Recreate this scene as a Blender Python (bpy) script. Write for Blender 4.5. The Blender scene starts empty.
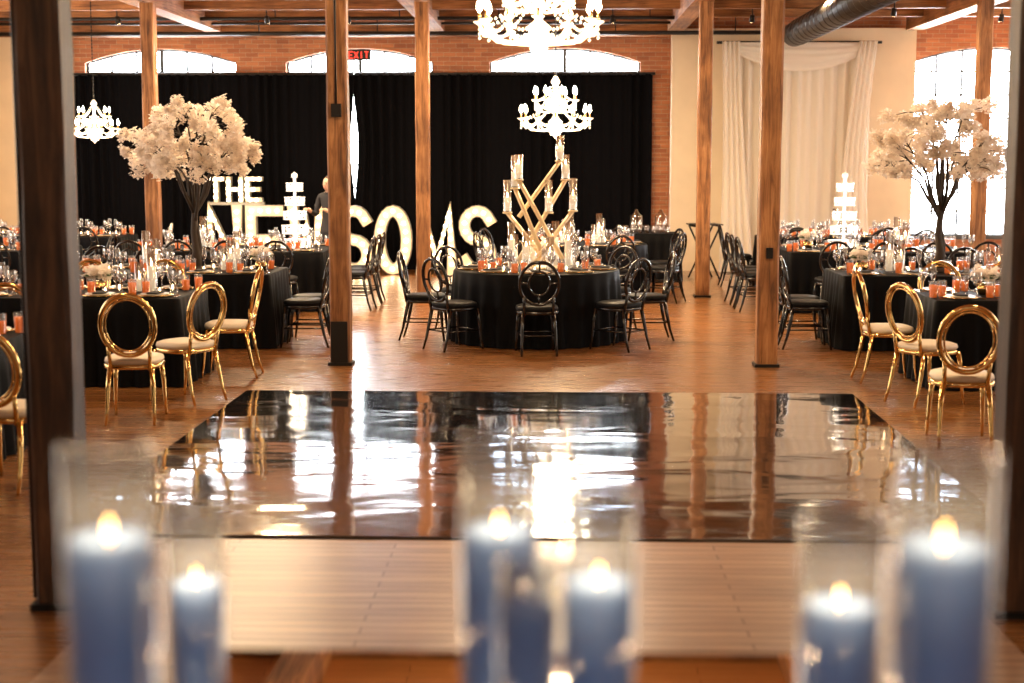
import bpy, math, random
from mathutils import Vector, Matrix
random.seed(7)
S=bpy.context.scene
S.view_settings.view_transform='Standard'
C=S.collection
pi=math.pi
# ------------------------------------------------------------------ helpers
class MB:
    def __init__(s): s.v=[];s.f=[];s.m=[];s.s=[]
    def add(s,vs,fs,mat=0,M=None,smooth=False):
        o=len(s.v)
        if M is not None: vs=[M@Vector(v) for v in vs]
        s.v.extend([tuple(v) for v in vs])
        for f in fs:
            s.f.append([i+o for i in f]); s.m.append(mat); s.s.append(smooth)
    def box(s,x0,x1,y0,y1,z0,z1,mat=0,M=None):
        vs=[(x0,y0,z0),(x1,y0,z0),(x1,y1,z0),(x0,y1,z0),(x0,y0,z1),(x1,y0,z1),(x1,y1,z1),(x0,y1,z1)]
        s.add(vs,[(3,2,1,0),(4,5,6,7),(0,1,5,4),(1,2,6,5),(2,3,7,6),(3,0,4,7)],mat,M)
    def lathe(s,prof,n=16,mat=0,M=None,cap=True):
        vs=[];fs=[]
        for r,z in prof:
            for i in range(n):
                a=2*pi*i/n; vs.append((r*math.cos(a),r*math.sin(a),z))
        for j in range(len(prof)-1):
            for i in range(n):
                k=(i+1)%n; fs.append((j*n+i,j*n+k,(j+1)*n+k,(j+1)*n+i))
        if cap:
            fs.append(tuple(reversed(range(n)))); fs.append(tuple((len(prof)-1)*n+i for i in range(n)))
        s.add(vs,fs,mat,M,True)
    def tube(s,pts,rad,n=8,mat=0,M=None,closed=False):
        pts=[Vector(p) for p in pts]; L=len(pts)
        if not hasattr(rad,'__len__'): rad=[rad]*L
        vs=[];fs=[];up=None
        for i,p in enumerate(pts):
            if closed: t=pts[(i+1)%L]-pts[i-1]
            else: t=pts[min(i+1,L-1)]-pts[max(i-1,0)]
            if t.length<1e-9: t=Vector((0,0,1))
            t.normalize()
            if up is None:
                up=Vector((0,0,1)) if abs(t.z)<.9 else Vector((1,0,0))
            a=up-t*up.dot(t)
            if a.length<1e-4: a=t.orthogonal()
            a.normalize(); up=a; b=t.cross(a)
            for k in range(n):
                an=2*pi*k/n; vs.append(p+(a*math.cos(an)+b*math.sin(an))*rad[i])
        for i in range(L if closed else L-1):
            j=(i+1)%L
            for k in range(n):
                q=(k+1)%n; fs.append((i*n+k,i*n+q,j*n+q,j*n+k))
        if not closed:
            fs.append(tuple(reversed(range(n)))); fs.append(tuple((L-1)*n+k for k in range(n)))
        s.add(vs,fs,mat,M,True)
    def mesh(s,name,mats):
        me=bpy.data.meshes.new(name); me.from_pydata(s.v,[],s.f)
        for m in mats: me.materials.append(m)
        me.polygons.foreach_set('material_index',s.m); me.polygons.foreach_set('use_smooth',s.s)
        me.update(); return me
    def obj(s,name,mats,loc=(0,0,0),rz=0):
        return inst(name,s.mesh(name,mats),loc,rz)
def inst(name,me,loc=(0,0,0),rz=0):
    o=bpy.data.objects.new(name,me); C.objects.link(o); o.location=loc; o.rotation_euler=(0,0,rz); return o
def T(x,y,z): return Matrix.Translation((x,y,z))
def R(a,ax='Z'): return Matrix.Rotation(a,4,ax)
def nodes(name):
    m=bpy.data.materials.new(name); m.use_nodes=True
    return m,m.node_tree.nodes,m.node_tree.links,m.node_tree.nodes['Principled BSDF']
def pm(name,col,rough=.5,metal=0,ec=None,es=0,var=.0,scale=8,bump=0,coat=0,spec=.5):
    m,N,L,b=nodes(name)
    b.inputs['Base Color'].default_value=(*col,1); b.inputs['Roughness'].default_value=rough
    b.inputs['Metallic'].default_value=metal; b.inputs['Coat Weight'].default_value=coat; b.inputs['Specular IOR Level'].default_value=spec
    if ec: b.inputs['Emission Color'].default_value=(*ec,1); b.inputs['Emission Strength'].default_value=es
    if var or bump:
        tc=N.new('ShaderNodeTexCoord'); n=N.new('ShaderNodeTexNoise'); n.inputs['Scale'].default_value=scale; n.inputs['Detail'].default_value=5
        L.new(tc.outputs['Object'],n.inputs['Vector'])
        if var:
            r=N.new('ShaderNodeValToRGB'); r.color_ramp.elements[0].position=.3; r.color_ramp.elements[1].position=.7
            r.color_ramp.elements[0].color=(*[c*(1-var) for c in col],1); r.color_ramp.elements[1].color=(*[min(1,c*(1+var)) for c in col],1)
            L.new(n.outputs['Fac'],r.inputs[0]); L.new(r.outputs[0],b.inputs['Base Color'])
        if bump:
            bp=N.new('ShaderNodeBump'); bp.inputs['Strength'].default_value=bump; bp.inputs['Distance'].default_value=.01
            L.new(n.outputs['Fac'],bp.inputs['Height']); L.new(bp.outputs[0],b.inputs['Normal'])
    return m
def glassm(name,tint=(1,1,1),fac=.12,rough=.02,haze=0,hcol=(1,1,1)):
    m,N,L,b=nodes(name); N.remove(b)
    out=N['Material Output']; t=N.new('ShaderNodeBsdfTransparent'); t.inputs[0].default_value=(*tint,1)
    g=N.new('ShaderNodeBsdfGlossy'); g.inputs['Roughness'].default_value=rough
    lw=N.new('ShaderNodeLayerWeight'); lw.inputs['Blend'].default_value=.25
    ma=N.new('ShaderNodeMath'); ma.operation='MULTIPLY_ADD'; ma.inputs[1].default_value=.6; ma.inputs[2].default_value=fac; ma.use_clamp=True
    L.new(lw.outputs['Facing'],ma.inputs[0])
    src=t
    if haze:
        tr=N.new('ShaderNodeBsdfTranslucent'); tr.inputs[0].default_value=(*hcol,1)
        m2=N.new('ShaderNodeMixShader'); m2.inputs[0].default_value=haze; L.new(t.outputs[0],m2.inputs[1]); L.new(tr.outputs[0],m2.inputs[2]); src=m2
    mx=N.new('ShaderNodeMixShader'); L.new(ma.outputs[0],mx.inputs[0]); L.new(src.outputs[0],mx.inputs[1]); L.new(g.outputs[0],mx.inputs[2]); L.new(mx.outputs[0],out.inputs[0])
    return m
def woodm(name,c1,c2,c3,scale=(14,14,.7),rough=.6,bump=.3):
    m,N,L,b=nodes(name)
    tc=N.new('ShaderNodeTexCoord'); mp=N.new('ShaderNodeMapping'); mp.inputs['Scale'].default_value=scale
    n=N.new('ShaderNodeTexNoise'); n.inputs['Scale'].default_value=2.2; n.inputs['Detail'].default_value=9; n.inputs['Distortion'].default_value=.9; n.inputs['Roughness'].default_value=.65
    r=N.new('ShaderNodeValToRGB'); e=r.color_ramp.elements; e[0].position=.32; e[0].color=(*c1,1); e[1].position=.70; e[1].color=(*c3,1)
    q=e.new(.5); q.color=(*c2,1)
    oi=N.new('ShaderNodeObjectInfo'); va=N.new('ShaderNodeVectorMath'); va.operation='ADD'
    L.new(tc.outputs['Object'],va.inputs[0]); L.new(oi.outputs['Random'],va.inputs[1]); L.new(va.outputs[0],mp.inputs[0])
    L.new(mp.outputs[0],n.inputs['Vector']); L.new(n.outputs['Fac'],r.inputs[0])
    n3=N.new('ShaderNodeTexNoise'); n3.inputs['Scale'].default_value=1.6; n3.inputs['Detail'].default_value=3; L.new(va.outputs[0],n3.inputs['Vector'])
    r3=N.new('ShaderNodeValToRGB'); r3.color_ramp.elements[0].position=.35; r3.color_ramp.elements[0].color=(.48,.44,.40,1); r3.color_ramp.elements[1].position=.62; r3.color_ramp.elements[1].color=(1,1,1,1)
    L.new(n3.outputs['Fac'],r3.inputs[0])
    mm=N.new('ShaderNodeMixRGB'); mm.blend_type='MULTIPLY'; mm.inputs[0].default_value=1; L.new(r.outputs[0],mm.inputs[1]); L.new(r3.outputs[0],mm.inputs[2]); L.new(mm.outputs[0],b.inputs['Base Color'])
    bp=N.new('ShaderNodeBump'); bp.inputs['Strength'].default_value=bump; bp.inputs['Distance'].default_value=.01
    L.new(n.outputs['Fac'],bp.inputs['Height']); L.new(bp.outputs[0],b.inputs['Normal']); b.inputs['Roughness'].default_value=rough
    return m
def plankm(name,c1,c2,mort,bw,rh,rough,grain=.35,sc=(1,1,1),coat=0):
    m,N,L,b=nodes(name)
    tc=N.new('ShaderNodeTexCoord'); mp=N.new('ShaderNodeMapping'); mp.inputs['Scale'].default_value=sc
    L.new(tc.outputs['Object'],mp.inputs[0])
    br=N.new('ShaderNodeTexBrick'); br.inputs['Color1'].default_value=(*c1,1); br.inputs['Color2'].default_value=(*c2,1); br.inputs['Mortar'].default_value=(*mort,1)
    br.inputs['Scale'].default_value=1; br.inputs['Brick Width'].default_value=bw; br.inputs['Row Height'].default_value=rh; br.inputs['Mortar Size'].default_value=.004; br.inputs['Bias'].default_value=0
    L.new(mp.outputs[0],br.inputs['Vector'])
    m2=N.new('ShaderNodeMapping'); m2.inputs['Scale'].default_value=(1.2,16,4); L.new(tc.outputs['Object'],m2.inputs[0])
    n=N.new('ShaderNodeTexNoise'); n.inputs['Scale'].default_value=2; n.inputs['Detail'].default_value=6; L.new(m2.outputs[0],n.inputs['Vector'])
    mx=N.new('ShaderNodeMixRGB'); mx.blend_type='OVERLAY'; mx.inputs[0].default_value=grain; L.new(br.outputs['Color'],mx.inputs[1]); L.new(n.outputs['Fac'],mx.inputs[2])
    L.new(mx.outputs[0],b.inputs['Base Color'])
    mr=N.new('ShaderNodeMapRange'); mr.inputs['To Min'].default_value=rough*.85; mr.inputs['To Max'].default_value=rough*1.2; L.new(n.outputs['Fac'],mr.inputs[0]); L.new(mr.outputs[0],b.inputs['Roughness'])
    b.inputs['Coat Weight'].default_value=coat; b.inputs['Coat Roughness'].default_value=.2
    bp=N.new('ShaderNodeBump'); bp.inputs['Strength'].default_value=.15; bp.inputs['Distance'].default_value=.004; L.new(br.outputs['Fac'],bp.inputs['Height']); bp.invert=True
    L.new(bp.outputs[0],b.inputs['Normal'])
    return m
# ------------------------------------------------------------------ materials
M_floor=plankm('oak_floor',(.30,.125,.036),(.20,.078,.021),(.05,.018,.006),1.6,.085,.27,coat=.45)
M_pale=plankm('floor_sheen',(.46,.29,.20),(.36,.22,.15),(.17,.09,.055),1.6,.085,.32,grain=.6)  # paler copy of the floor planks, window sheen put into the colour
M_ceil=plankm('ceiling_planks',(.62,.27,.09),(.46,.19,.06),(.08,.03,.01),2.4,.14,.6)
M_beam=woodm('beam_wood',(.12,.05,.02),(.34,.15,.05),(.55,.27,.1),(.7,14,14))
M_beamY=woodm('beam_wood_long',(.16,.07,.025),(.50,.23,.085),(.66,.36,.15),(14,.6,14))
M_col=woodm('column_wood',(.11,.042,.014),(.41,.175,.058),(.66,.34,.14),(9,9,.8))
M_colN=woodm('column_wood_shaded',(.03,.014,.008),(.10,.045,.02),(.22,.105,.048),(9,9,.8))  # same wood for the near columns, their dimmer light put into the colour
M_brick=plankm('brick_wall',(.50,.20,.09),(.34,.12,.06),(.42,.30,.2),.215,.075,.85,.5)
M_cream=pm('cream_plaster',(.74,.62,.45),.8,var=.06,scale=2)
M_black=pm('black_cloth',(.0022,.0022,.0028),.6,var=.3,scale=3,spec=.08)
M_curt=pm('black_velvet',(.003,.003,.004),.9,spec=.05)
M_frame=pm('window_frame_dark',(.05,.055,.06),.5)
M_blk=pm('black_lacquer',(.004,.004,.005),.22,coat=.3,spec=.4)
M_gold=pm('gold_metal',(.74,.50,.20),.14,1)
M_cush=pm('cream_cushion',(.70,.60,.48),.6,bump=.2,scale=60)
M_cushb=pm('black_cushion',(.005,.005,.006),.5,spec=.15)
M_iron=pm('black_iron',(.015,.013,.012),.45,.5)
M_duct=pm('duct_metal',(.05,.04,.032),.45,.6)
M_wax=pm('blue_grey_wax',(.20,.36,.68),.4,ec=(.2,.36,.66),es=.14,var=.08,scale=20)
M_waxw=pm('white_wax',(.85,.8,.7),.5,ec=(1,.75,.45),es=.5)
M_flame=pm('flame',(1,.6,.2),.5,ec=(1,.48,.13),es=34)
M_flameS=pm('flame_small',(1,.7,.35),.5,ec=(1,.65,.32),es=40)
M_bulb=pm('bulb_glow',(1,.9,.7),.3,ec=(1,.80,.50),es=110)
M_bulbL=pm('marquee_bulb',(1,.9,.7),.3,ec=(1,.90,.68),es=12)
M_crys=pm('crystal_glow',(.95,.9,.82),.08,.35,ec=(1,.78,.50),es=1.8)  # sparkle of the lit crystals put in as emission
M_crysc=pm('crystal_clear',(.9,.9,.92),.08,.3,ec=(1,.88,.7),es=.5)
M_glass=glassm('clear_glass',(.97,.98,1),.12)
M_glassF=glassm('hurricane_glass',(.93,.96,1),.09,.10,.05,(.70,.85,1))
M_gob=glassm('goblet_glass',(.93,.94,.96),.28,.05)
M_amb=pm('amber_drink',(.75,.16,.025),.15,ec=(1,.20,.03),es=.42,coat=.5)  # emission adds a glow, the drink is no light source
M_water=glassm('iced_water',(.85,.88,.92),.35,.1)
M_plate=pm('white_plate',(.7,.66,.6),.25)
M_nap=pm('napkin_dark',(.02,.02,.022),.8)
M_pet,N,L,b=nodes('white_petals')
b.inputs['Base Color'].default_value=(.93,.86,.77,1); b.inputs['Roughness'].default_value=.7
t=N.new('ShaderNodeBsdfTranslucent'); t.inputs[0].default_value=(.95,.88,.80,1); mx=N.new('ShaderNodeMixShader'); mx.inputs[0].default_value=.4
L.new(b.outputs[0],mx.inputs[1]); L.new(t.outputs[0],mx.inputs[2]); L.new(mx.outputs[0],N['Material Output'].inputs[0])
M_trunk=pm('trunk_brown',(.035,.022,.014),.8,bump=.8,scale=30)
M_letF=pm('letter_face',(.75,.55,.32),.5,ec=(1,.74,.42),es=.36)
M_letS=pm('letter_side',(.30,.28,.24),.5)
M_exit=pm('exit_red',(.8,.03,.02),.4,ec=(1,.05,.03),es=2)
M_mir=pm('mirror_top',(.55,.46,.38),.03,1)
M_skin=pm('skin',(.62,.38,.27),.5); M_shirt=pm('dark_shirt',(.02,.02,.025),.8); M_hair=pm('hair_brown',(.06,.035,.02),.6); M_eye=pm('eye_dark',(.02,.02,.02),.2)
M_dance,N,L,b=nodes('black_gloss_vinyl')
b.inputs['Base Color'].default_value=(.004,.004,.006,1); b.inputs['Roughness'].default_value=.10; b.inputs['Coat Weight'].default_value=1; b.inputs['Coat Roughness'].default_value=.05
b.inputs['IOR'].default_value=1.9; b.inputs['Coat IOR'].default_value=1.7
tc=N.new('ShaderNodeTexCoord'); mp=N.new('ShaderNodeMapping'); mp.inputs['Scale'].default_value=(.7,1.5,1)
n=N.new('ShaderNodeTexNoise'); n.inputs['Scale'].default_value=1.1; n.inputs['Detail'].default_value=3; n.inputs['Roughness'].default_value=.4; n.inputs['Distortion'].default_value=.6
bp=N.new('ShaderNodeBump'); bp.inputs['Strength'].default_value=.5; bp.inputs['Distance'].default_value=.026
L.new(tc.outputs['Object'],mp.inputs[0]); L.new(mp.outputs[0],n.inputs['Vector']); L.new(n.outputs['Fac'],bp.inputs['Height']); L.new(bp.outputs[0],b.inputs['Normal']); L.new(bp.outputs[0],b.inputs['Coat Normal'])
M_sheer,N,L,b=nodes('sheer_white')
b.inputs['Base Color'].default_value=(.88,.82,.73,1); b.inputs['Roughness'].default_value=.8
t=N.new('ShaderNodeBsdfTranslucent'); t.inputs[0].default_value=(.9,.85,.78,1); mx=N.new('ShaderNodeMixShader'); mx.inputs[0].default_value=.3
L.new(b.outputs[0],mx.inputs[1]); L.new(t.outputs[0],mx.inputs[2]); L.new(mx.outputs[0],N['Material Output'].inputs[0])
# ------------------------------------------------------------------ room
WY=26.3; CH=4.4; XL=-10; XR=10; YB=-4
m=MB(); m.box(XL,XR,YB,WY+.3,-.1,0); m.obj('floor',[M_floor])
m=MB(); m.box(XL,XR,YB,WY+.3,CH,CH+.1); m.obj('ceiling',[M_ceil])
m=MB(); m.box(XL-.2,XL,YB,WY+.3,0,CH); m.obj('wall_left',[M_cream])
m=MB(); m.box(XR,XR+.2,YB,WY+.3,0,CH); m.obj('wall_right',[M_cream])
m=MB(); m.box(XL,XR,YB-.2,YB,0,CH); m.obj('wall_rear',[M_cream])
wins=[(-8.2,-5.55),(-4.68,-2.12),(-1.14,1.46),(6.12,8.75)]
def archpts(x0,x1,z0=.62,zs=3.58,zt=3.82,n=14):
    p=[(x0,z0),(x1,z0)]
    c=(x0+x1)/2; w=(x1-x0)/2
    h=zt-zs; Rr=(w*w+h*h)/(2*h); cz=zt-Rr; a0=math.asin(w/Rr)
    for i in range(n+1):
        a=a0-2*a0*i/n; p.append((c+Rr*math.sin(a),cz+Rr*math.cos(a)))
    return p
cu=bpy.data.curves.new('wall_back','CURVE'); cu.dimensions='2D'; cu.fill_mode='BOTH'; cu.extrude=.14
def spl(pts):
    s=cu.splines.new('POLY'); s.points.add(len(pts)-1)
    for i,p in enumerate(pts): s.points[i].co=(p[0],p[1],0,1)
    s.use_cyclic_u=True
spl([(XL,0),(XR,0),(XR,CH),(XL,CH)])
for w in wins: spl(archpts(*w))
cu.materials.append(M_brick)
tmp=bpy.data.objects.new('tmpw',cu); C.objects.link(tmp); bpy.context.view_layer.update()
me=bpy.data.meshes.new_from_object(tmp.evaluated_get(bpy.context.evaluated_depsgraph_get()))
bpy.data.objects.remove(tmp); me.name='wall_back'
o=bpy.data.objects.new('wall_back',me); C.objects.link(o); o.rotation_euler=(pi/2,0,0); o.location=(0,WY+.14,0)
for wi,w in enumerate(wins):
    m=MB(); pts=archpts(*w)
    m.tube([(p[0],WY+.14,p[1]) for p in pts],.04,4,closed=True)
    nx=6
    for i in range(1,nx):
        x=w[0]+(w[1]-w[0])*i/nx; t=.016 if i!=nx//2 else .03
        c=(w[0]+w[1])/2; hw=(w[1]-w[0])/2; zt=3.82-.24*((x-c)/hw)**2
        m.box(x-t,x+t,WY+.11,WY+.17,.62,zt)
    for k in range(1,8):
        z=.62+.4*k; m.box(w[0],w[1],WY+.115,WY+.165,z-.015,z+.015)
    m.box(w[0]-.05,w[1]+.05,WY-.06,WY+.1,.54,.62)
    m.obj('window_%d'%(wi+1),[M_frame])
m=MB(); m.box(1.98,6.1,WY-.32,WY-.01,0,4.12); m.obj('wall_drape_side',[M_cream])
m=MB(); m.box(XL+.01,-8.45,WY-.32,WY-.01,0,4.05); m.obj('wall_far_left',[M_cream])
m=MB(); m.box(2.0,6.08,WY-.36,WY-.322,0,.14); m.obj('baseboard_back',[M_cream])
for x in (-5.85,-2.03,2.03,6.05):
    m=MB(); m.box(x-.14,x+.14,YB+.05,WY-.35,CH-.32,CH-.001); m.obj('ceiling_beam',[M_beamY])
for y in (2,4.6,7.2,9.8,12.4,15,18.2,20.0,21.9,23.4,24.8):
    m=MB(); m.box(XL+.02,XR-.02,y-.06,y+.06,CH-.2,CH-.002); m.obj('ceiling_joist',[M_beam])
m=MB(); m.box(XL+.02,1.95,25.93,26.13,4.0,4.2); m.obj('wall_ledger_beam',[M_beam])
cols=[(-2.15,6.35),(1.99,6.35),(-2.02,14.05),(1.985,14.05),(-1.85,21.1),(2.07,21.1),(-5.67,21.1),(5.88,21.1)]
for i,(x,y) in enumerate(cols):
    m=MB(); w=.095; ch=.016; top=CH-.325
    prof=[(w-ch,-w),(w,-w+ch),(w,w-ch),(w-ch,w),(-w+ch,w),(-w,w-ch),(-w,-w+ch),(-w+ch,-w)]
    nz=12; vs=[];fs=[]
    for j in range(nz+1):
        for p in prof:
            jt=.0035; vs.append((p[0]+random.uniform(-jt,jt),p[1]+random.uniform(-jt,jt),top*j/nz))
    for j in range(nz):
        for k in range(8):
            q=(k+1)%8; fs.append((j*8+k,j*8+q,(j+1)*8+q,(j+1)*8+k))
    fs.append(tuple(range(7,-1,-1))); fs.append(tuple(nz*8+k for k in range(8)))
    m.add(vs,fs,0)
    m.box(-w-.02,w+.02,-w-.02,w+.02,0,.03,1)
    if i==2:
        m.box(-w+.01,w-.02,-w-.012,-w-.002,.03,.42,1)
        m.box(-.045,.045,-w-.05,-w,2.32,2.44,1); m.tube([(0,-w-.03,2.42),(0,-w-.03,top)],.010,6,1)
        m.box(-w-.006,-w,-.05,.05,2.4,2.6,1)
    if i==0:
        m.tube([(-w-.03,0,.03),(-w-.03,0,top)],.014,6,1)
    if i==3: m.box(-.03,.03,-w-.03,-w,1.02,1.12,1)
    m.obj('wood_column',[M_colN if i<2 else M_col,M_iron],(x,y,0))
m=MB(); m.tube([(XL+.1,25.6,4.02),(3.5,25.6,4.02)],.035,8); m.tube([(XL+.1,25.2,4.15),(1.9,25.2,4.15)],.022,8); m.tube([(XL+.1,24.4,4.16),(1.9,24.4,4.16)],.03,8)
for x in range(-9,4,2): m.tube([(x,25.6,4.02),(x,25.6,4.4)],.01,5)
for x in range(-9,2,2): m.tube([(x+.5,24.4,4.16),(x+.5,24.4,4.4)],.01,5)
m.obj('sprinkler_pipe',[M_iron])
m=MB(); m.lathe([(.2,0),(.2,8.1)],24,0)
for k in range(22): m.lathe([(.2,k*.36),(.212,k*.36+.02),(.2,k*.36+.04)],24,0,cap=False)
o=m.obj('air_duct',[M_duct],(3.95,17.3,3.97)); o.rotation_euler=(-pi/2,0,0)
m=MB(); m.box(-.20,.20,-.03,.03,-.09,.09,0)
EX={'E':[((1,1),(0,1)),((0,1),(0,0)),((0,0),(1,0)),((0,.5),(.8,.5))],'X':[((0,0),(1,1)),((0,1),(1,0))],'I':[((.5,0),(.5,1))],'T':[((0,1),(1,1)),((.5,1),(.5,0))]}
for k,c in enumerate('EXIT'):
    for a,b_ in EX[c]:
        P=[(-.17+.09*k+.065*q[0],-.035,-.055+.11*q[1]) for q in (a,b_)]; m.tube(P,.009,4,1)
m.obj('exit_sign',[M_iron,M_exit],(-3.35,WY-.4,3.68))
for x,y in ((-7,24.2),(-4.6,24.2),(-3.3,24.2),(-.9,24.2),(.9,24.2),(3.1,24.2),(5.1,23.2),(7,24.2)):
    m=MB(); m.tube([(0,0,.22),(0,0,0)],.01,6); m.tube([(0,0,0),(0,.05,-.10)],[.035,.045],10); m.tube([(0,.05,-.101),(0,.052,-.106)],.036,10,1)
    m.obj('track_lamp',[M_iron,M_flameS],(x,y,CH-.221))
m=MB(); m.box(-2.51,2.51,-2.4,2.4,0,.018)
m.obj('dance_floor',[M_dance],(-.08,9.9,.001),math.radians(-.5))
m=MB(); m.box(-1.95,1.85,5.3,7.47,0,.006); m.obj('floor_sheen_panel',[M_pale],(0,0,.001))  # added thin panel, draws the sheen on the floor as paler planks
# ------------------------------------------------------------------ curtains
def curtain(name,x0,x1,zt,y,mat,edge0=None,edge1=None,per=.17,amp=.05,nz=14,z0=.01):
    nx=int((x1-x0)/.022); vs=[];fs=[]
    ph=[random.uniform(-.9,.9) for _ in range(int((x1-x0)/per)+3)]
    for j in range(nz+1):
        z=z0+(zt-z0)*j/nz
        for i in range(nx+1):
            u=i/nx; x=x0+(x1-x0)*u; k=(x-x0)/per; pi_=int(k); fr=k-pi_
            p=ph[pi_]*(1-fr)+ph[pi_+1]*fr
            a=amp*(.6+.4*math.sin(k*.7+p))
            yy=y+a*math.sin(2*pi*k+p*1.3)
            xs=x
            if edge1: xs-=edge1(z)*max(0,1-(x1-x)/.6)
            if edge0: xs+=edge0(z)*max(0,1-(x-x0)/.6)
            vs.append((xs,yy,z))
    for j in range(nz):
        for i in range(nx):
            a=j*(nx+1)+i; fs.append((a,a+1,a+nx+2,a+nx+1))
    m=MB(); m.add(vs,fs,0,None,True); return m
g=lambda z: .07*max(0,math.sin(pi*min(1,max(0,(z-1.25)/1.75))))**1.2
m=curtain('c',-8.32,-3.46,3.36,WY-.28,M_curt,edge1=g); m.tube([(-8.35,WY-.28,3.37),(-3.46,WY-.28,3.37)],.025,8,1); m.obj('black_curtain',[M_curt,M_iron])
m=curtain('c',-3.47,1.66,3.36,WY-.28,M_curt,edge0=g); m.tube([(-3.45,WY-.28,3.37),(1.7,WY-.28,3.37)],.025,8,1); m.obj('black_curtain',[M_curt,M_iron])
m=curtain('w',2.9,5.3,3.72,WY-.58,M_sheer,per=.2,amp=.06)
vs=[];fs=[];nx=80;nz=14
for j in range(nz+1):
    t=j/nz
    for i in range(nx+1):
        u=i/nx; x=2.85+2.5*u; sag=.42*math.sin(pi*u)**.8+.06
        z=3.86-sag*t; yy=WY-.68-.05*math.sin(pi*t)-.025*math.sin(t*26+math.sin(u*5))
        vs.append((x,yy,z))
for j in range(nz):
    for i in range(nx):
        a=j*(nx+1)+i; fs.append((a,a+1,a+nx+2,a+nx+1))
m.add(vs,fs,0,None,True)
for sgn,xs in ((-1,2.78),(1,5.36)):
    vs=[];fs=[];nx=30;nz=24
    for j in range(nz+1):
        t=j/nz; z=3.86*(1-t)+.01; wd=.30+.30*t**2
        for i in range(nx+1):
            u=i/nx; x=xs-sgn*wd*u+sgn*(-.22*math.sin(pi*t)*.6)*(1 if sgn>0 else .3); vs.append((x,WY-.76+.035*math.sin(u*26)+.01*math.sin(t*6),z))
    for j in range(nz):
        for i in range(nx):
            a=j*(nx+1)+i; fs.append((a,a+1,a+nx+2,a+nx+1))
    m.add(vs,fs,0,None,True)
m.tube([(2.7,WY-.64,3.86),(5.45,WY-.64,3.86)],.025,8,1)
m.obj('white_drape',[M_sheer,M_iron])
# ------------------------------------------------------------------ chairs
def chair(gold):
    m=MB()
    prof=lambda rx,ry,z:[(rx*math.copysign(abs(math.cos(a))**.7,math.cos(a)),ry*math.copysign(abs(math.sin(a))**.7,math.sin(a)),z) for a in [2*pi*i/28 for i in range(28)]]
    def slab(levels,mat):
        vs=[];fs=[]
        for l in levels: vs+=prof(*l)
        for j in range(len(levels)-1):
            for i in range(28):
                k=(i+1)%28; fs.append((j*28+i,j*28+k,(j+1)*28+k,(j+1)*28+i))
        fs.append(tuple(range(27,-1,-1))); fs.append(tuple((len(levels)-1)*28+i for i in range(28)))
        m.add(vs,fs,mat,None,True)
    slab([(.205,.205,.405),(.215,.215,.41),(.215,.215,.435),(.205,.205,.44)],0)
    slab([(.20,.20,.44),(.212,.212,.455),(.205,.205,.48),(.17,.17,.492)],1)
    for sx in (-1,1):
        m.tube([(sx*.165,.17,.42),(sx*.18,.19,.28),(sx*.185,.20,.14),(sx*.19,.22,0)],[.02,.018,.014,.011],8)
        m.tube([(sx*.15,-.17,.42),(sx*.165,-.20,.26),(sx*.17,-.23,.12),(sx*.175,-.27,0)],[.02,.018,.014,.011],8)
        m.tube([(sx*.14,-.185,.40),(sx*.145,-.205,.50),(sx*.15,-.225,.60)],[.016,.015,.013],8)
    def by(z): return -.19-.10*(z-.45)/.5
    cz=.735 if gold else .72; rx=.195; rz=.225 if gold else .215
    ring=lambda a,b,n,c=cz:[(a*math.cos(2*pi*i/n),by(c+b*math.sin(2*pi*i/n)),c+b*math.sin(2*pi*i/n)) for i in range(n)]
    m.tube(ring(rx,rz,32),.020 if gold else .017,8,0,closed=True)
    if gold:
        m.tube(ring(rx-.033,rz-.033,32),.007,6,0,closed=True)
        for k in range(8):
            a=2*pi*k/8+.39; p=lambda q:(( rx-q)*math.cos(a),by(cz+(rz-q)*math.sin(a)),cz+(rz-q)*math.sin(a)); m.tube([p(.0),p(.033)],.006,5,0)
    else:
        m.tube(ring(.105,.12,24),.011,6,0,closed=True)
        for s in (-1,1):
            m.tube([(0,by(cz+s*.12),cz+s*.12),(0,by(cz+s*rz),cz+s*rz)],.01,6)
            m.tube([(s*.105,by(cz),cz),(s*rx,by(cz),cz)],.01,6)
        m.tube([(-.17,.18,.2),(.17,.18,.2)],.008,6); m.tube([(-.165,-.21,.2),(.165,-.21,.2)],.008,6)
        for s in (-1,1): m.tube([(s*.17,-.21,.2),(s*.18,.19,.2)],.008,6)
    return m
me_gold=chair(True).mesh('gold_oval_back_chair',[M_gold,M_cush])
me_blk=chair(False).mesh('black_oval_back_chair',[M_blk,M_cushb,M_blk])
me_wht=chair(False).mesh('white_chair',[M_plate,M_cush,M_plate])
D=math.radians
for x,y,r in [(-3.13,11.0,6),(-2.97,11.9,58),(-2.92,13.3,92),(-3.75,14.04,180),(-4.5,14.04,176),(-3.25,8.75,-8),(-4.3,11.9,0),
              (2.80,10.3,-6),(2.97,11.95,-62),(2.92,13.15,-88),(3.65,14.04,180),(4.3,14.04,184),(3.75,11.8,4)]:
    inst('gold_oval_back_chair',me_gold,(x,y,0),D(r))
bl=[]
CX,CY=-.20,16.1
for k in range(8):
    a=D(-90+45*k+1); rr=1.19; bl.append((CX+rr*math.cos(a),CY+rr*math.sin(a),math.degrees(a)+90+random.uniform(-6,6)))
CX2,CY2=.35,20.9
for k in range(8):
    a=D(-70+45*k); rr=1.23; bl.append((CX2+rr*math.cos(a),CY2+rr*math.sin(a),math.degrees(a)+90))
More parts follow.
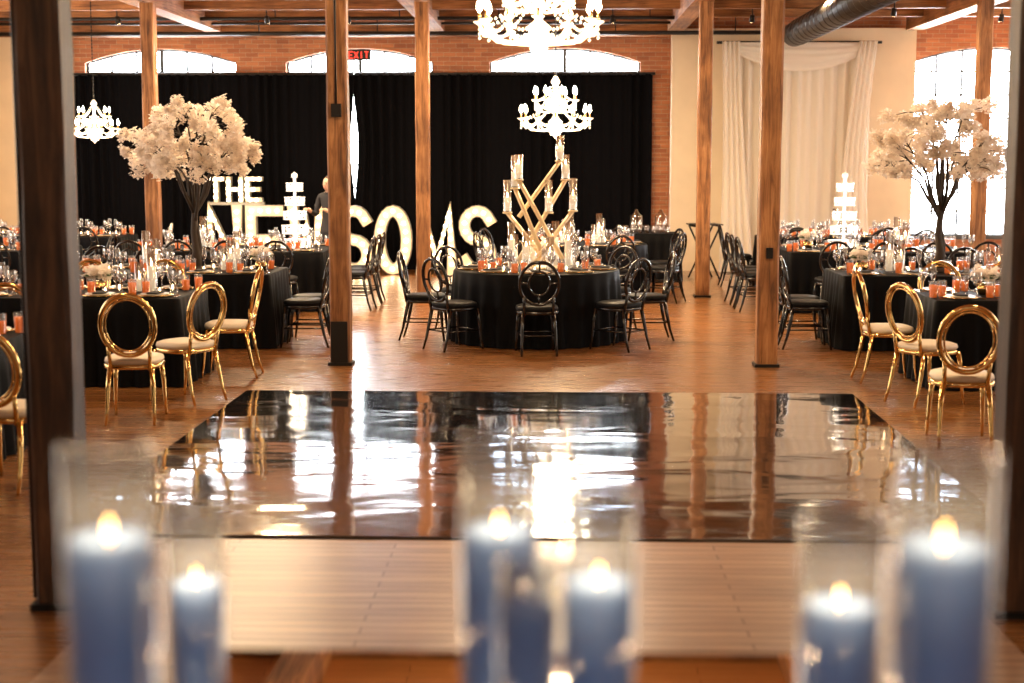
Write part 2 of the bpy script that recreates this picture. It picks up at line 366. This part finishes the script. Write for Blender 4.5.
for s in (-1,1):
    for yy in (15.45,15.95): bl.append((s*2.60,yy,90 if s<0 else -90))
    for yy in (19.2,19.75,20.3): bl.append((s*2.60,yy,(90 if s<0 else -90)+random.uniform(-6,6)))
    for xx in (3.4,4.0,4.6,5.2):
        bl.append((s*xx,16.7,180)); bl.append((s*xx,18.45,0))
        if s>0 : bl.append((s*xx,20.9,180))
for x in (3.5,4.15,4.8): bl.append((x,22.05,0))
bl.append((2.78,22.9,-90))
for x in (-6.9,-7.5,-8.1): bl.append((x,22.05,0)); bl.append((x,18.5,0))
bl.append((-6.12,19.7,90))
for x,y,r in bl: inst('black_oval_back_chair',me_blk,(x,y,0),D(r))
inst('white_chair',me_wht,(-6.15,22.8,0),D(100))
# ------------------------------------------------------------------ tables
TZ=.76
def cloth(outline,per=.16,amp=.022):
    m=MB(); n=len(outline); levels=[(TZ,0,0),(TZ-.015,.012,0),(.6,.02,.35),(.4,.03,.7),(.2,.04,.9),(.006,.05,1)]
    ds=0; S_=[0]
    for i in range(n): ds+=(Vector(outline[(i+1)%n][0])-Vector(outline[i][0])).length; S_.append(ds)
    kk=2*pi*round(ds/per)/ds
    vs=[];fs=[]
    for z,fl,w in levels:
        for i,(p,nn) in enumerate(outline):
            d=fl+amp*w*math.sin(kk*S_[i])+.4*amp*w*math.sin(kk*S_[i]*.37+1)*(1 if i>2 else 0)
            vs.append((p[0]+nn[0]*d,p[1]+nn[1]*d,z))
    for j in range(len(levels)-1):
        for i in range(n):
            k=(i+1)%n; fs.append(((j+1)*n+i,(j+1)*n+k,j*n+k,j*n+i))
    m.add(vs,fs,0,None,True); m.add(vs[:n],[tuple(range(n))],0)
    return m
def round_outline(r,n=180): return [((r*math.cos(2*pi*i/n),r*math.sin(2*pi*i/n)),(math.cos(2*pi*i/n),math.sin(2*pi*i/n))) for i in range(n)]
def rect_outline(hx,hy,r=.04,st=.03):
    out=[]
    cs=[(hx-r,-hy+r,-90),(hx-r,hy-r,0),(-hx+r,hy-r,90),(-hx+r,-hy+r,180)]
    for ci,(cx,cy,a0) in enumerate(cs):
        for k in range(5):
            a=D(a0+90*k/4); out.append(((cx+r*math.cos(a),cy+r*math.sin(a)),(math.cos(a),math.sin(a))))
        nx_=cs[(ci+1)%4]; a=D(a0+90); p=Vector(out[-1][0]); q=Vector((nx_[0]+r*math.cos(a),nx_[1]+r*math.sin(a)))
        n=int((q-p).length/st)
        for k in range(1,n): 
            w=p.lerp(q,k/n); out.append(((w.x,w.y),(math.cos(a),math.sin(a))))
    return out
GOB=[(.036,0),(.036,.004),(.005,.01),(.005,.09),(.022,.105),(.042,.14),(.045,.18),(.039,.215)]
FLU=[(.03,0),(.03,.004),(.004,.01),(.004,.10),(.02,.12),(.028,.18),(.024,.25)]
TUM=[(.034,0),(.037,.07),(.041,.14)]
def settings(name,loc,places,rz=0):
    m=MB()
    for (x,y,a) in places:
        P=T(x,y,0)@R(a)
        m.lathe([(.09,0),(.15,.008),(.155,.014),(.09,.010)],24,4,P)
        m.lathe([(.07,.012),(.12,.02),(.125,.026),(.07,.020)],20,0,P)
        m.box(-.045,.045,-.1,.1,.024,.04,1,P@R(random.uniform(-.1,.1)))
        m.lathe(GOB,12,2,P@T(.165,.10,0),cap=False)
        m.lathe([(.003,.11),(.034,.135),(.041,.17)],10,5,P@T(.165,.10,0))
        m.lathe(FLU,10,2,P@T(.09,.17,0),cap=False)
        for dx,dy in ((-.12,.15),(-.215,.06)) if random.random()<.6 else ((-.12,.15),):
            q=random.uniform(.85,1.1)
            m.lathe(TUM,12,2,P@T(dx,dy,0),cap=False)
            m.lathe([(.032,.004),(.035,.07),(.037,.105*q)],12,3,P@T(dx,dy,0))
        m.lathe([(.02,0),(.03,.02),(.03,.06)],10,2,P@T(-.01,.19,0),cap=False); m.lathe([(.004,.02),(.008,.035),(.002,.055)],6,6,P@T(-.01,.19,0))
        for dx in (-.17,.175,.19): m.box(dx-.005,dx+.005,-.1,.03,0,.004,4,P)
    m.obj(name,[M_plate,M_nap,M_gob,M_amb,M_gold,M_water,M_flameS],(loc[0],loc[1],TZ+.002),rz)
def round_table(x,y,r,off=0):
    cloth(round_outline(r),.2,.025).obj('round_dining_table',[M_black],(x,y,0))
    pl=[]
    for k in range(9):
        a=D(-90+40*k+off); pl.append(((r-.18)*math.cos(a),(r-.18)*math.sin(a),a+pi/2))
    settings('place_settings',(x,y),pl)
round_table(CX,CY,.88); round_table(CX2,CY2,.92,20)
def rect_table(x0,x1,y0,y1,n=5):
    cx,cy=(x0+x1)/2,(y0+y1)/2; hx,hy=(x1-x0)/2,(y1-y0)/2
    cloth(rect_outline(hx,hy)).obj('banquet_table',[M_black],(cx,cy,0))
    pl=[]
    for k in range(n):
        x=-hx+.24+(2*hx-.48)*k/(n-1); pl.append((x,-hy+.18,0)); pl.append((x,hy-.18,pi))
    settings('place_settings',(cx,cy),pl)
for s in (-1,1):
    for (a,b_,y0,y1) in [(3.20,5.6,12.6,13.7),(2.92,5.4,15.2,16.3),(2.95,5.35,18.9,20.5)]:
        rect_table(*( (a,b_) if s>0 else (-b_,-a)),y0,y1)
rect_table(-5.6,-3.62,9.3,10.3,3)
rect_table(3.1,5.4,22.4,23.4); rect_table(-8.8,-6.45,18.9,20.3); rect_table(-8.8,-6.55,22.4,23.4)
# ------------------------------------------------------------------ decor
def candle_cyl(m,x,y,r,h,wax,base=0,fl=True,G=0,W=1,F=2,n=20,fs=1):
    P=T(x,y,base)
    t=.003
    m.lathe([(r,0),(r,h),(r-t,h),(r-t,.012),(.001,.012)],n,G,P,cap=False); m.lathe([(.001,0),(r,0.0)],n,G,P,cap=False)
    m.lathe([(.001,.012),(r-t-.003,.012),(r-t-.003,wax),(r*.8,wax-.004),(.001,wax-.008)],n,W,P,cap=False)
    if fl: m.lathe([(.001,wax-.005),(.006*fs,wax+.004*fs),(.009*fs,wax+.016*fs),(.006*fs,wax+.034*fs),(.001,wax+.052*fs)],8,F,P,cap=False)
def petals(m,c,rad,n,size,mat):
    for k in range(n):
        d=Vector((random.gauss(0,1),random.gauss(0,1),random.gauss(0,1))).normalized()*rad*random.random()**.45
        p=c+d
        M=T(*p)@R(random.uniform(0,6),'Z')@R(random.uniform(-1.3,1.3),'X')
        s=size*random.uniform(.7,1.2)
        for q in range(4):
            a=q*pi/2; ca,sa=math.cos(a),math.sin(a); cb,sb=math.cos(a+.6),math.sin(a+.6); cc,sc=math.cos(a-.6),math.sin(a-.6)
            m.add([(0,0,0),(cb*s*.7,sb*s*.7,s*.25),(ca*s,sa*s,s*.15),(cc*s*.7,sc*s*.7,s*.25)],[(0,1,2,3)],mat,M)
def candelabra():
    m=MB()
    sl=[((-.28,0,.02),(.26,.05,.95)),((.28,.03,.02),(-.24,-.04,.95)),((-.1,-.05,.02),(.34,0,.62)),((.1,.05,.02),(-.36,0,.60)),((-.24,.05,.55),(.2,.05,1.15)),((0,-.06,.2),(-.28,0,.86))]
    for a,b_ in sl: m.tube([a,b_],.024,4,3)
    m.lathe([(.2,.001),(.22,.012),(.2,.022)],24,3,T(0,0,0))
    for x,y,z in [(.26,.05,.95),(-.24,-.04,.95),(.34,0,.62),(-.36,0,.60),(.08,.03,.60),(-.28,.02,.86),(.2,.05,1.15)]:
        m.lathe([(.05,z-.01),(.055,z),(.05,z+.008)],14,3,T(x,y,0)); candle_cyl(m,x,y,.042,.34 if z<.9 else .26,.16,z+.008)
    for k in range(8):
        a=k*pi/4+.3; candle_cyl(m,.33*math.cos(a),.33*math.sin(a),.042,(.36,.5,.42)[k%3],(.2,.32,.26)[k%3])
    petals(m,Vector((0,0,.20)),.15,60,.035,4)
    return m
M_pale_wood=pm('gilt_slats',(.80,.64,.40),.4,.2)
mc=candelabra().mesh('branch_candelabra',[M_glass,M_waxw,M_flameS,M_pale_wood,M_pet])
inst('branch_candelabra',mc,(CX+.05,CY,TZ+.002))
def tower():
    m=MB()
    for k in range(5):
        z=k*.185; r=.20-.022*k
        m.lathe([(r*.2,z),(r,z+.004),(r,z+.018),(r*.2,z+.022)],24,0)
        for i in range(18):
            a=2*pi*i/18; x,y=(r-.012)*math.cos(a),(r-.012)*math.sin(a)
            m.lathe([(.006,z+.022),(.013,z+.05),(.013,z+.08),(.006,z+.105)],6,0,T(x,y,0))
        m.lathe([(r+.004,z+.105),(r+.004,z+.118),(r-.03,z+.118)],24,0,cap=False)
        m.lathe([(.02,z+.02),(.02,z+.19)],8,0)
        m.lathe([(.012,z+.03),(.012,z+.07)],10,1,T(r*.5,0,0)); m.lathe([(.012,z+.03),(.012,z+.07)],10,1,T(-r*.5,0,0))
    m.lathe([(.04,.925),(.04,.97),(.001,1.0)],12,0)
    return m
mt=tower().mesh('crystal_candle_tower',[M_crysc,M_bulb])
inst('crystal_candle_tower',mt,(-3.42,19.7,TZ+.002)); inst('crystal_candle_tower',mt,(3.76,19.7,TZ+.002))
def cgroup(): 
    m=MB()
    for x,y,h,w in [(-.07,0,.42,.24),(.03,-.06,.34,.18),(.06,.05,.26,.12)]: candle_cyl(m,x,y,.042,h,w)
    return m
mg=cgroup().mesh('candle_cylinders',[M_glass,M_waxw,M_flameS])
for x,y in [(-4.25,15.75),(-3.42,15.75),(-4.5,13.15),(3.55,15.75),(4.7,15.75),(-4.6,19.7),(4.5,19.7),(.15,20.9),(.6,20.9),(-3.6,13.15),(4.3,22.9),(-7.6,19.6)]: inst('candle_cylinders',mg,(x,y,TZ+.002),random.uniform(0,3))
def floral():
    m=MB(); m.lathe([(.05,0),(.07,.05),(.06,.1)],14,0); 
    for k in range(9):
        a=k*.7; petals(m,Vector((.07*math.cos(a),.07*math.sin(a),.17+.03*math.sin(k*2))),.055,22,.028,1)
    for k in range(24):
        a=random.uniform(0,6.28); m.add([(0,0,.13),(.08*math.cos(a),.08*math.sin(a),.18),(.13*math.cos(a),.13*math.sin(a),.15),(.08*math.cos(a+.3),.08*math.sin(a+.3),.14)],[(0,1,2,3)],2)
    return m
M_leaf=pm('leaf_green',(.06,.12,.04),.6)
mf=floral().mesh('white_floral_centerpiece',[M_gold,M_pet,M_leaf])
for x,y in [(-4.05,13.15),(3.75,13.15),(-3.1,15.75),(-4.5,9.8),(3.2,15.75),(3.3,19.7),(4.2,13.15)]: inst('white_floral_centerpiece',mf,(x,y,TZ+.002),x)
def tree(seed):
    random.seed(seed); m=MB()
    m.lathe([(.11,0),(.12,.01),(.10,.03),(.06,.045)],20,0)
    tr=[Vector((0,0,.03)),Vector((.015,0,.2)),Vector((-.01,.01,.4)),Vector((.01,0,.66))]
    m.tube(tr,[.06,.045,.036,.034],10,0)
    m.tube([(.03,.02,.03),(.045,.015,.25),(.01,.02,.5),(-.02,0,.70)],[.035,.028,.022,.018],8,0)
    tips=[]
    nb=12
    for k in range(nb):
        a=2*pi*k/nb+random.uniform(-.15,.15); rr=random.uniform(.50,.62) if k%3 else .22; h=random.uniform(1.15,1.42) if k%3 else 1.66
        s=tr[3]+Vector((0,0,-random.uniform(0,.15))); e=Vector((rr*math.cos(a),rr*math.sin(a),h))
        mid=s.lerp(e,.5)+Vector((-.06*math.cos(a),-.06*math.sin(a),.06)); q=s.lerp(e,.25)+Vector((0,0,.03))
        m.tube([s,q,mid,e],[.022,.017,.012,.007],6,0)
        for j in range(8):
            b0=mid.lerp(e,random.uniform(.2,1)); d=Vector((math.cos(a+random.uniform(-1.1,1.1)),math.sin(a+random.uniform(-1.1,1.1)),random.uniform(-.45,.75))).normalized()*random.uniform(.14,.36)
            t=b0+d; rh=math.hypot(t.x,t.y)
            if rh>.71: t.x*=.71/rh; t.y*=.71/rh; rh=.71
            t.z=max(1.0,min(t.z,1.88-.55*(rh/.8)**2))
            m.tube([b0,b0.lerp(t,.5)+Vector((0,0,.02)),t],[.006,.005,.003],4,0); tips.append(t)
        tips.append(e)
    for t in tips: petals(m,t,random.uniform(.06,.105),42,.038,1)
    return m
for sd,x,y in ((3,-3.80,15.75),(5,4.0,15.75)): tree(sd).obj('white_blossom_tree',[M_trunk,M_pet],(x,y,TZ+.002))
random.seed(11)
def chandelier():
    m=MB()
    m.lathe([(.001,0),(.03,.03),(.045,.07),(.02,.12),(.06,.16),(.09,.2),(.03,.25),(.02,.36),(.05,.42),(.025,.5),(.02,.62),(.06,.68),(.02,.75)],14,2)
    def tier(n,r,z,up,off=0):
        for i in range(n):
            a=2*pi*i/n+off; c,s=math.cos(a),math.sin(a)
            P=[(.03,z),(r*.35,z-.07),(r*.7,z-.06),(r*.95,z+.02),(r,z+.07)]
            m.tube([(q[0]*c,q[0]*s,q[1]) for q in P],.009,6,2)
            m.lathe([(.012,z+.06),(.04,z+.075),(.045,z+.085),(.012,z+.085)],10,2,T(r*c,r*s,0))
            m.lathe([(.010,z+.085),(.010,z+.15)],8,0,T(r*c,r*s,0))
            m.lathe([(.006,z+.15),(.022,z+.175),(.018,z+.21),(.002,z+.25)],8,1,T(r*c,r*s,0))
            for k in range(4):
                m.lathe([(.002,z+.07-.03*k),(.013,z+.058-.03*k),(.002,z+.045-.03*k)],5,2,T(r*c,r*s,0))
            a2=a+2*pi/n
            for k in range(1,8):
                t=k/8; x=r*(c*(1-t)+math.cos(a2)*t); y=r*(s*(1-t)+math.sin(a2)*t); zz=z+.07-.30*t*(1-t)
                m.lathe([(.001,zz+.014),(.013,zz),(.001,zz-.014)],5,2,T(x,y,0))
            for k in range(1,10):
                t=k/10; rr=.04*(1-t)+r*t; zz=(z+up)*(1-t)+(z+.08)*t-.25*t*(1-t)
                m.lathe([(.001,zz+.012),(.011,zz),(.001,zz-.012)],5,2,T(rr*c,rr*s,0))
    tier(12,.42,.16,.34); tier(8,.26,.38,.28,.3)
    for i in range(16):
        a=2*pi*i/16
        for k in range(4): m.lathe([(.001,.16-.03*k),(.013,.145-.03*k),(.001,.13-.03*k)],5,2,T((.10-.015*k)*math.cos(a),(.10-.015*k)*math.sin(a),0))
    return m
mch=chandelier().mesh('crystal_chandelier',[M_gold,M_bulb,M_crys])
def put_ch(x,y,z,s,pw):
    o=inst('crystal_chandelier',mch,(x,y,z)); o.scale=(s,s,s)
    m=MB(); top=z+.75*s
    n=int((CH-top)/.05)
    m.tube([(0,0,0),(0,0,(CH-top))],.006,6); 
    for k in range(n): m.lathe([(.006,k*.05+.01),(.013,k*.05+.025),(.006,k*.05+.04)],6,0)
    m.lathe([(.02,CH-top-.05),(.06,CH-top-.02),(.06,CH-top-.001)],14,0)
    c=m.obj('chain',[M_iron]); c.parent=o; c.matrix_parent_inverse=Matrix.Identity(4); c.location=(0,0,.75); c.scale=(1/s,)*3
    l=bpy.data.lights.new('chandelier_light','POINT'); l.energy=pw; l.color=(1,.72,.42); l.shadow_soft_size=.25
    lo=bpy.data.objects.new('chandelier_light',l); C.objects.link(lo); lo.location=(x,y,z-.12)
put_ch(-.12,10.8,2.66,1.0,100); put_ch(.0,17.6,2.17,.95,220); put_ch(-6.93,22.6,2.17,.85,150)
def strokes(ch):
    arc=lambda cx,cy,rx,ry,a0,a1,n=12:[(cx+rx*math.cos(D(a0+(a1-a0)*i/n)),cy+ry*math.sin(D(a0+(a1-a0)*i/n))) for i in range(n+1)]
    return {'T':[[(0,1),(1,1)],[(.5,1),(.5,0)]],'H':[[(0,0),(0,1)],[(1,0),(1,1)],[(0,.5),(1,.5)]],
     'E':[[(1,1),(0,1),(0,0),(1,0)],[(0,.5),(.85,.5)]],'N':[[(0,0),(0,1),(1,0),(1,1)]],'W':[[(0,1),(.25,0),(.5,.8),(.75,0),(1,1)]],
     'M':[[(0,0),(.08,1),(.5,.15),(.92,1),(1,0)]],'O':[arc(.5,.5,.5,.5,0,360,24)],
     'S':[arc(.5,.75,.48,.25,25,270)+arc(.5,.25,.5,.25,90,-155)[1:]]}[ch]
m=MB()
def letter(ch,x,z,w,h,t,y):
    ins=t/2
    for st in strokes(ch):
        P=[Vector((x-w/2+ins+p[0]*(w-t),0,z+ins+p[1]*(h-t))) for p in st]
        n=len(P); closed=(P[0]-P[-1]).length<1e-4
        Lf=[];Rt=[]
        for i,p in enumerate(P):
            a=P[i]-P[i-1] if i>0 else (P[-1]-P[-2] if closed else P[1]-P[0])
            b_=P[i+1]-P[i] if i<n-1 else (P[1]-P[0] if closed else P[-1]-P[-2])
            a=a.normalized(); b_=b_.normalized()
            ext=Vector((0,0,0))
            if not closed and i==0: ext=-b_*ins
            if not closed and i==n-1: ext=a*ins
            na=Vector((-a.z,0,a.x)); nb=Vector((-b_.z,0,b_.x)); mi=(na+nb)
            mi=mi.normalized() if mi.length>.1 else na
            mi=mi/max(.6,mi.dot(na))
            Lf.append(p+ext+mi*ins); Rt.append(p+ext-mi*ins)
        def rib(sc,y0,y1,mat):
            vs=[]
            for a,b_ in zip(Lf,Rt):
                c=(a+b_)/2; aa=c+(a-c)*sc; bb=c+(b_-c)*sc
                vs+=[(aa.x,y+y0,aa.z),(bb.x,y+y0,bb.z),(bb.x,y+y1,bb.z),(aa.x,y+y1,aa.z)]
            fs=[]
            for i in range(n-1):
                for k in range(4): fs.append((i*4+k,i*4+(k+1)%4,i*4+4+(k+1)%4,i*4+4+k))
            fs+= [(0,1,2,3),tuple((n-1)*4+k for k in (3,2,1,0))]
            m.add(vs,fs,mat)
        rib(1,-.07,.07,1); rib(.84,-.078,-.0705,0)
        tot=0; nxt=0
        for a,b_ in zip(P[:-1],P[1:]):
            Ln=(b_-a).length
            while nxt<=tot+Ln:
                p=a.lerp(b_,(nxt-tot)/Ln if Ln else 0); m.lathe([(.001,-.03),(.030,-.015),(.030,.015),(.001,.03)],8,2,T(p.x,y-.1,p.z),cap=False); nxt+=max(.1,t*.75)
            tot+=Ln
X25=lambda px:(px-555)*.01655
for ch,c in zip('NEWSOMS',(221,262,305,352,392,436,477)): letter(ch,X25(c),.0,.64 if ch!='M' else .70,1.16,.19,25.0)
for ch,c in zip('THE',(214,233,252)): letter(ch,X25(c),1.21,.28,.42,.075,25.0)
m.box(X25(206),X25(262),24.94,25.06,1.162,1.208,1)
m.obj('marquee_letters_sign',[M_letF,M_letS,M_bulbL])
m=cloth(rect_outline(.45,.35)); 
for k in range(14):
    m.lathe([(.035,TZ),(.04,TZ+.12)],10,1,T(-.38+.11*(k%7),-.2+.2*(k//7),0))
for x in (-.2,.2): m.lathe([(.08,TZ),(.10,TZ+.06),(.10,TZ+.26),(.05,TZ+.3),(.02,TZ+.36)],14,1,T(x,.18,0))
m.obj('beverage_table',[M_black,M_gob],(1.5,24.0,0))
m=MB()
for y in (-.2,.2):
    m.tube([(-.2,y,0),(.2,y,.85)],.016,6); m.tube([(.2,y,0),(-.2,y,.85)],.016,6)
for x,z in ((-.2,.85),(.2,.85),(0,.425)): m.tube([(x,-.2,z),(x,.2,z)],.014,6)
m.box(-.24,.24,-.24,.24,.865,.885); m.obj('folding_tray_stand',[M_iron],(2.42,24.4,0),.2)
# ------------------------------------------------------------------ foreground mirrored table and candles
m=MB(); m.box(-.62,.53,1.2,2.66,1.02,1.05,0); m.box(-.60,.51,1.22,2.64,.94,1.019,1)
for x in (-.56,.47):
    for y in (1.26,2.58): m.box(x-.03,x+.03,y-.03,y+.03,0,.94,1)
m.obj('mirrored_table',[M_mir,M_iron])
cand=[(-.48,1.57,.05,1.645,1.544,1),(-.508,2.06,.04,1.466,1.352,1),(-.068,1.83,.05,1.61,1.49,1),(.055,1.78,.045,1.55,1.439,1),(-.028,1.62,.035,1.507,1.455,0),(.35,1.79,.05,1.517,1.41,1),(.386,1.46,.05,1.665,1.571,1)]
for x,y,r,zt,zw,f in cand:
    m=MB(); candle_cyl(m,0,0,r,zt-1.051,zw-1.051,0,bool(f),n=40,fs=.36)
    m.obj('hurricane_candle',[M_glassF,M_wax,M_flame],(x,y,1.0505))
    if f:
        l=bpy.data.lights.new('candle_light','POINT'); l.energy=.9; l.color=(1,.58,.28); l.shadow_soft_size=.012
        lo=bpy.data.objects.new('candle_light',l); C.objects.link(lo); lo.location=(x,y,zw+.04)
# ------------------------------------------------------------------ person
def person(loc,rz):
    V={};E=[]
    def v(n,x,y,z,r,ry=None): V[n]=((x,y,z),(r,ry or r))
    v('pel',0,0,.93,.135,.10); v('waist',0,0,1.06,.12,.09); v('chest',0,-.01,1.25,.145,.10); v('sh',0,0,1.38,.11,.08); v('neck',0,.0,1.44,.052); v('jaw',0,.02,1.50,.055)
    for s,q in ((-1,'l'),(1,'r')):
        v('hip'+q,s*.09,0,.86,.095); v('kn'+q,s*.10,.02,.48,.062); v('ca'+q,s*.10,-.01,.33,.055); v('an'+q,s*.10,-.02,.09,.038); v('to'+q,s*.11,.14,.035,.032)
        v('so'+q,s*.17,0,1.37,.062); v('el'+q,s*.23,.03,1.10,.045); v('wr'+q,s*.17,.25,1.17,.028); v('pa'+q,s*.15,.32,1.20,.034,.018)
        E+=[('pel','hip'+q),('hip'+q,'kn'+q),('kn'+q,'ca'+q),('ca'+q,'an'+q),('an'+q,'to'+q),('sh','so'+q),('so'+q,'el'+q),('el'+q,'wr'+q),('wr'+q,'pa'+q)]
    E+=[('pel','waist'),('waist','chest'),('chest','sh'),('sh','neck'),('neck','jaw')]
    def skin(V,E,root,sub=2):
        names=list(V); me=bpy.data.meshes.new('sk'); me.from_pydata([V[n][0] for n in names],[(names.index(a),names.index(b)) for a,b in E],[])
        o=bpy.data.objects.new('sk',me); C.objects.link(o); o.modifiers.new('Skin','SKIN')
        sv=me.skin_vertices[0].data
        for i,n in enumerate(names): sv[i].radius=V[n][1]; sv[i].use_root=(n==root)
        s=o.modifiers.new('S','SUBSURF'); s.levels=sub; s.render_levels=sub
        bpy.context.view_layer.update()
        r=bpy.data.meshes.new_from_object(o.evaluated_get(bpy.context.evaluated_depsgraph_get())); bpy.data.objects.remove(o); return r
    root=bpy.data.objects.new('person',None); C.objects.link(root); root.location=loc; root.rotation_euler=(0,0,rz)
    b=skin(V,E,'pel'); 
    for mm in (M_skin,M_shirt,M_shirt,M_iron): b.materials.append(mm)
    for p in b.polygons:
        c=p.center; p.use_smooth=True
        p.material_index = 3 if c.z<.09 else 2 if c.z<.93 else 0 if (c.z>1.44 or (c.y>.22 and abs(c.x)>.1)) else 1
    o=inst('body',b); o.parent=root
    for s,q in ((-1,'l'),(1,'r')):
        for k,(dx,ln) in enumerate(((-.027,.060),(-.009,.072),(.009,.068),(.027,.052))):
            base=Vector((s*.15+dx,.335,1.205)); F={'a':(tuple(base),(.0095,)*2),'b':(tuple(base+Vector((0,ln*.5,.004))),(.0085,)*2),'c':(tuple(base+Vector((0,ln*.8,-.014))),(.008,)*2),'d':(tuple(base+Vector((0,ln*.95,-.032))),(.007,)*2)}
            f=skin(F,[('a','b'),('b','c'),('c','d')],'a',1); f.materials.append(M_skin); fo=inst('finger',f); fo.parent=root
        base=Vector((s*.15-s*.028,.30,1.2)); F={'a':(tuple(base),(.011,)*2),'b':(tuple(base+Vector((-s*.025,.025,0))),(.010,)*2),'c':(tuple(base+Vector((-s*.03,.05,-.012))),(.008,)*2)}
        f=skin(F,[('a','b'),('b','c')],'a',1); f.materials.append(M_skin); fo=inst('thumb',f); fo.parent=root
    m=MB()
    def ell(c,rx,ry,rz_,mat,fn=None,nu=20,nv=14):
        vs=[];fs=[]
        for j in range(nv+1):
            t=pi*j/nv
            for i in range(nu):
                a=2*pi*i/nu; x,y,z=math.sin(t)*math.cos(a),math.sin(t)*math.sin(a),math.cos(t)
                if fn: x,y,z=fn(x,y,z)
                vs.append((c[0]+x*rx,c[1]+y*ry,c[2]+z*rz_))
        for j in range(nv):
            for i in range(nu):
                k=(i+1)%nu; fs.append((j*nu+i,(j+1)*nu+i,(j+1)*nu+k,j*nu+k))
        m.add(vs,fs,mat,None,True)
    jaw=lambda x,y,z:(x*(1-.28*max(0,-z)),y*(1-.12*max(0,-z))+.06*max(0,-z),z)
    ell((0,.02,1.555),.073,.094,.113,0,jaw)
    ell((0,.003,1.58),.081,.094,.105,1,lambda x,y,z:(x,min(y,.45+.5*z),z) )
    ell((0,.117,1.545),.011,.016,.02,0)
    for s in (-1,1): ell((s*.03,.103,1.563),.012,.007,.006,2); ell((s*.074,.015,1.55),.008,.018,.03,0); ell((s*.03,.107,1.582),.018,.005,.003,1)
    ell((0,.104,1.505),.024,.007,.006,3)
    h=m.obj('head',[M_skin,M_hair,M_eye,pm('lips',(.5,.2,.17),.5)]); h.parent=root
person((-3.34,22.2,0),D(150))
# ------------------------------------------------------------------ lights
def area(name,loc,rot,sx,sy,pw,col):
    l=bpy.data.lights.new(name,'AREA'); l.shape='RECTANGLE'; l.size=sx; l.size_y=sy; l.energy=pw; l.color=col
    o=bpy.data.objects.new(name,l); C.objects.link(o); o.location=loc; o.rotation_euler=rot
area('rear_fill_light',(0,-3.7,2.6),(-pi/2,0,0),9,2.6,120,(.74,.86,1))  # added unseen fill behind the camera, the rear wall has no window
area('side_fill_light',(-9.8,17,2.4),(0,-pi/2,0),2.6,14,500,(1,.94,.85))  # added unseen fill along the windowless left wall
area('side_fill_light',(9.8,17,2.4),(0,pi/2,0),2.6,14,500,(1,.94,.85))  # matching added fill along the windowless right wall
for y,pw in ((4,16),(11,80),(17.5,230),(21.5,270)):
    for x in (-4,0,4): area('ceiling_fill_light',(x,y,4.15),(0,0,0),.6,.6,pw,(1,.73,.43))  # added overhead fill, not tied to any modelled fixture
W=bpy.data.worlds.new('World'); S.world=W; W.use_nodes=True
bg=W.node_tree.nodes['Background']; bg.inputs[0].default_value=(.90,.95,1,1); bg.inputs[1].default_value=36
# ------------------------------------------------------------------ camera
cd=bpy.data.cameras.new('camera'); cd.lens=52.73; cd.sensor_width=36; cd.dof.use_dof=True; cd.dof.focus_distance=15.5; cd.dof.aperture_fstop=1.9
cam=bpy.data.objects.new('camera',cd); C.objects.link(cam); cam.location=(0,0,1.95); cam.rotation_euler=(D(83),0,D(1.64)); S.camera=cam
cd.clip_start=.05
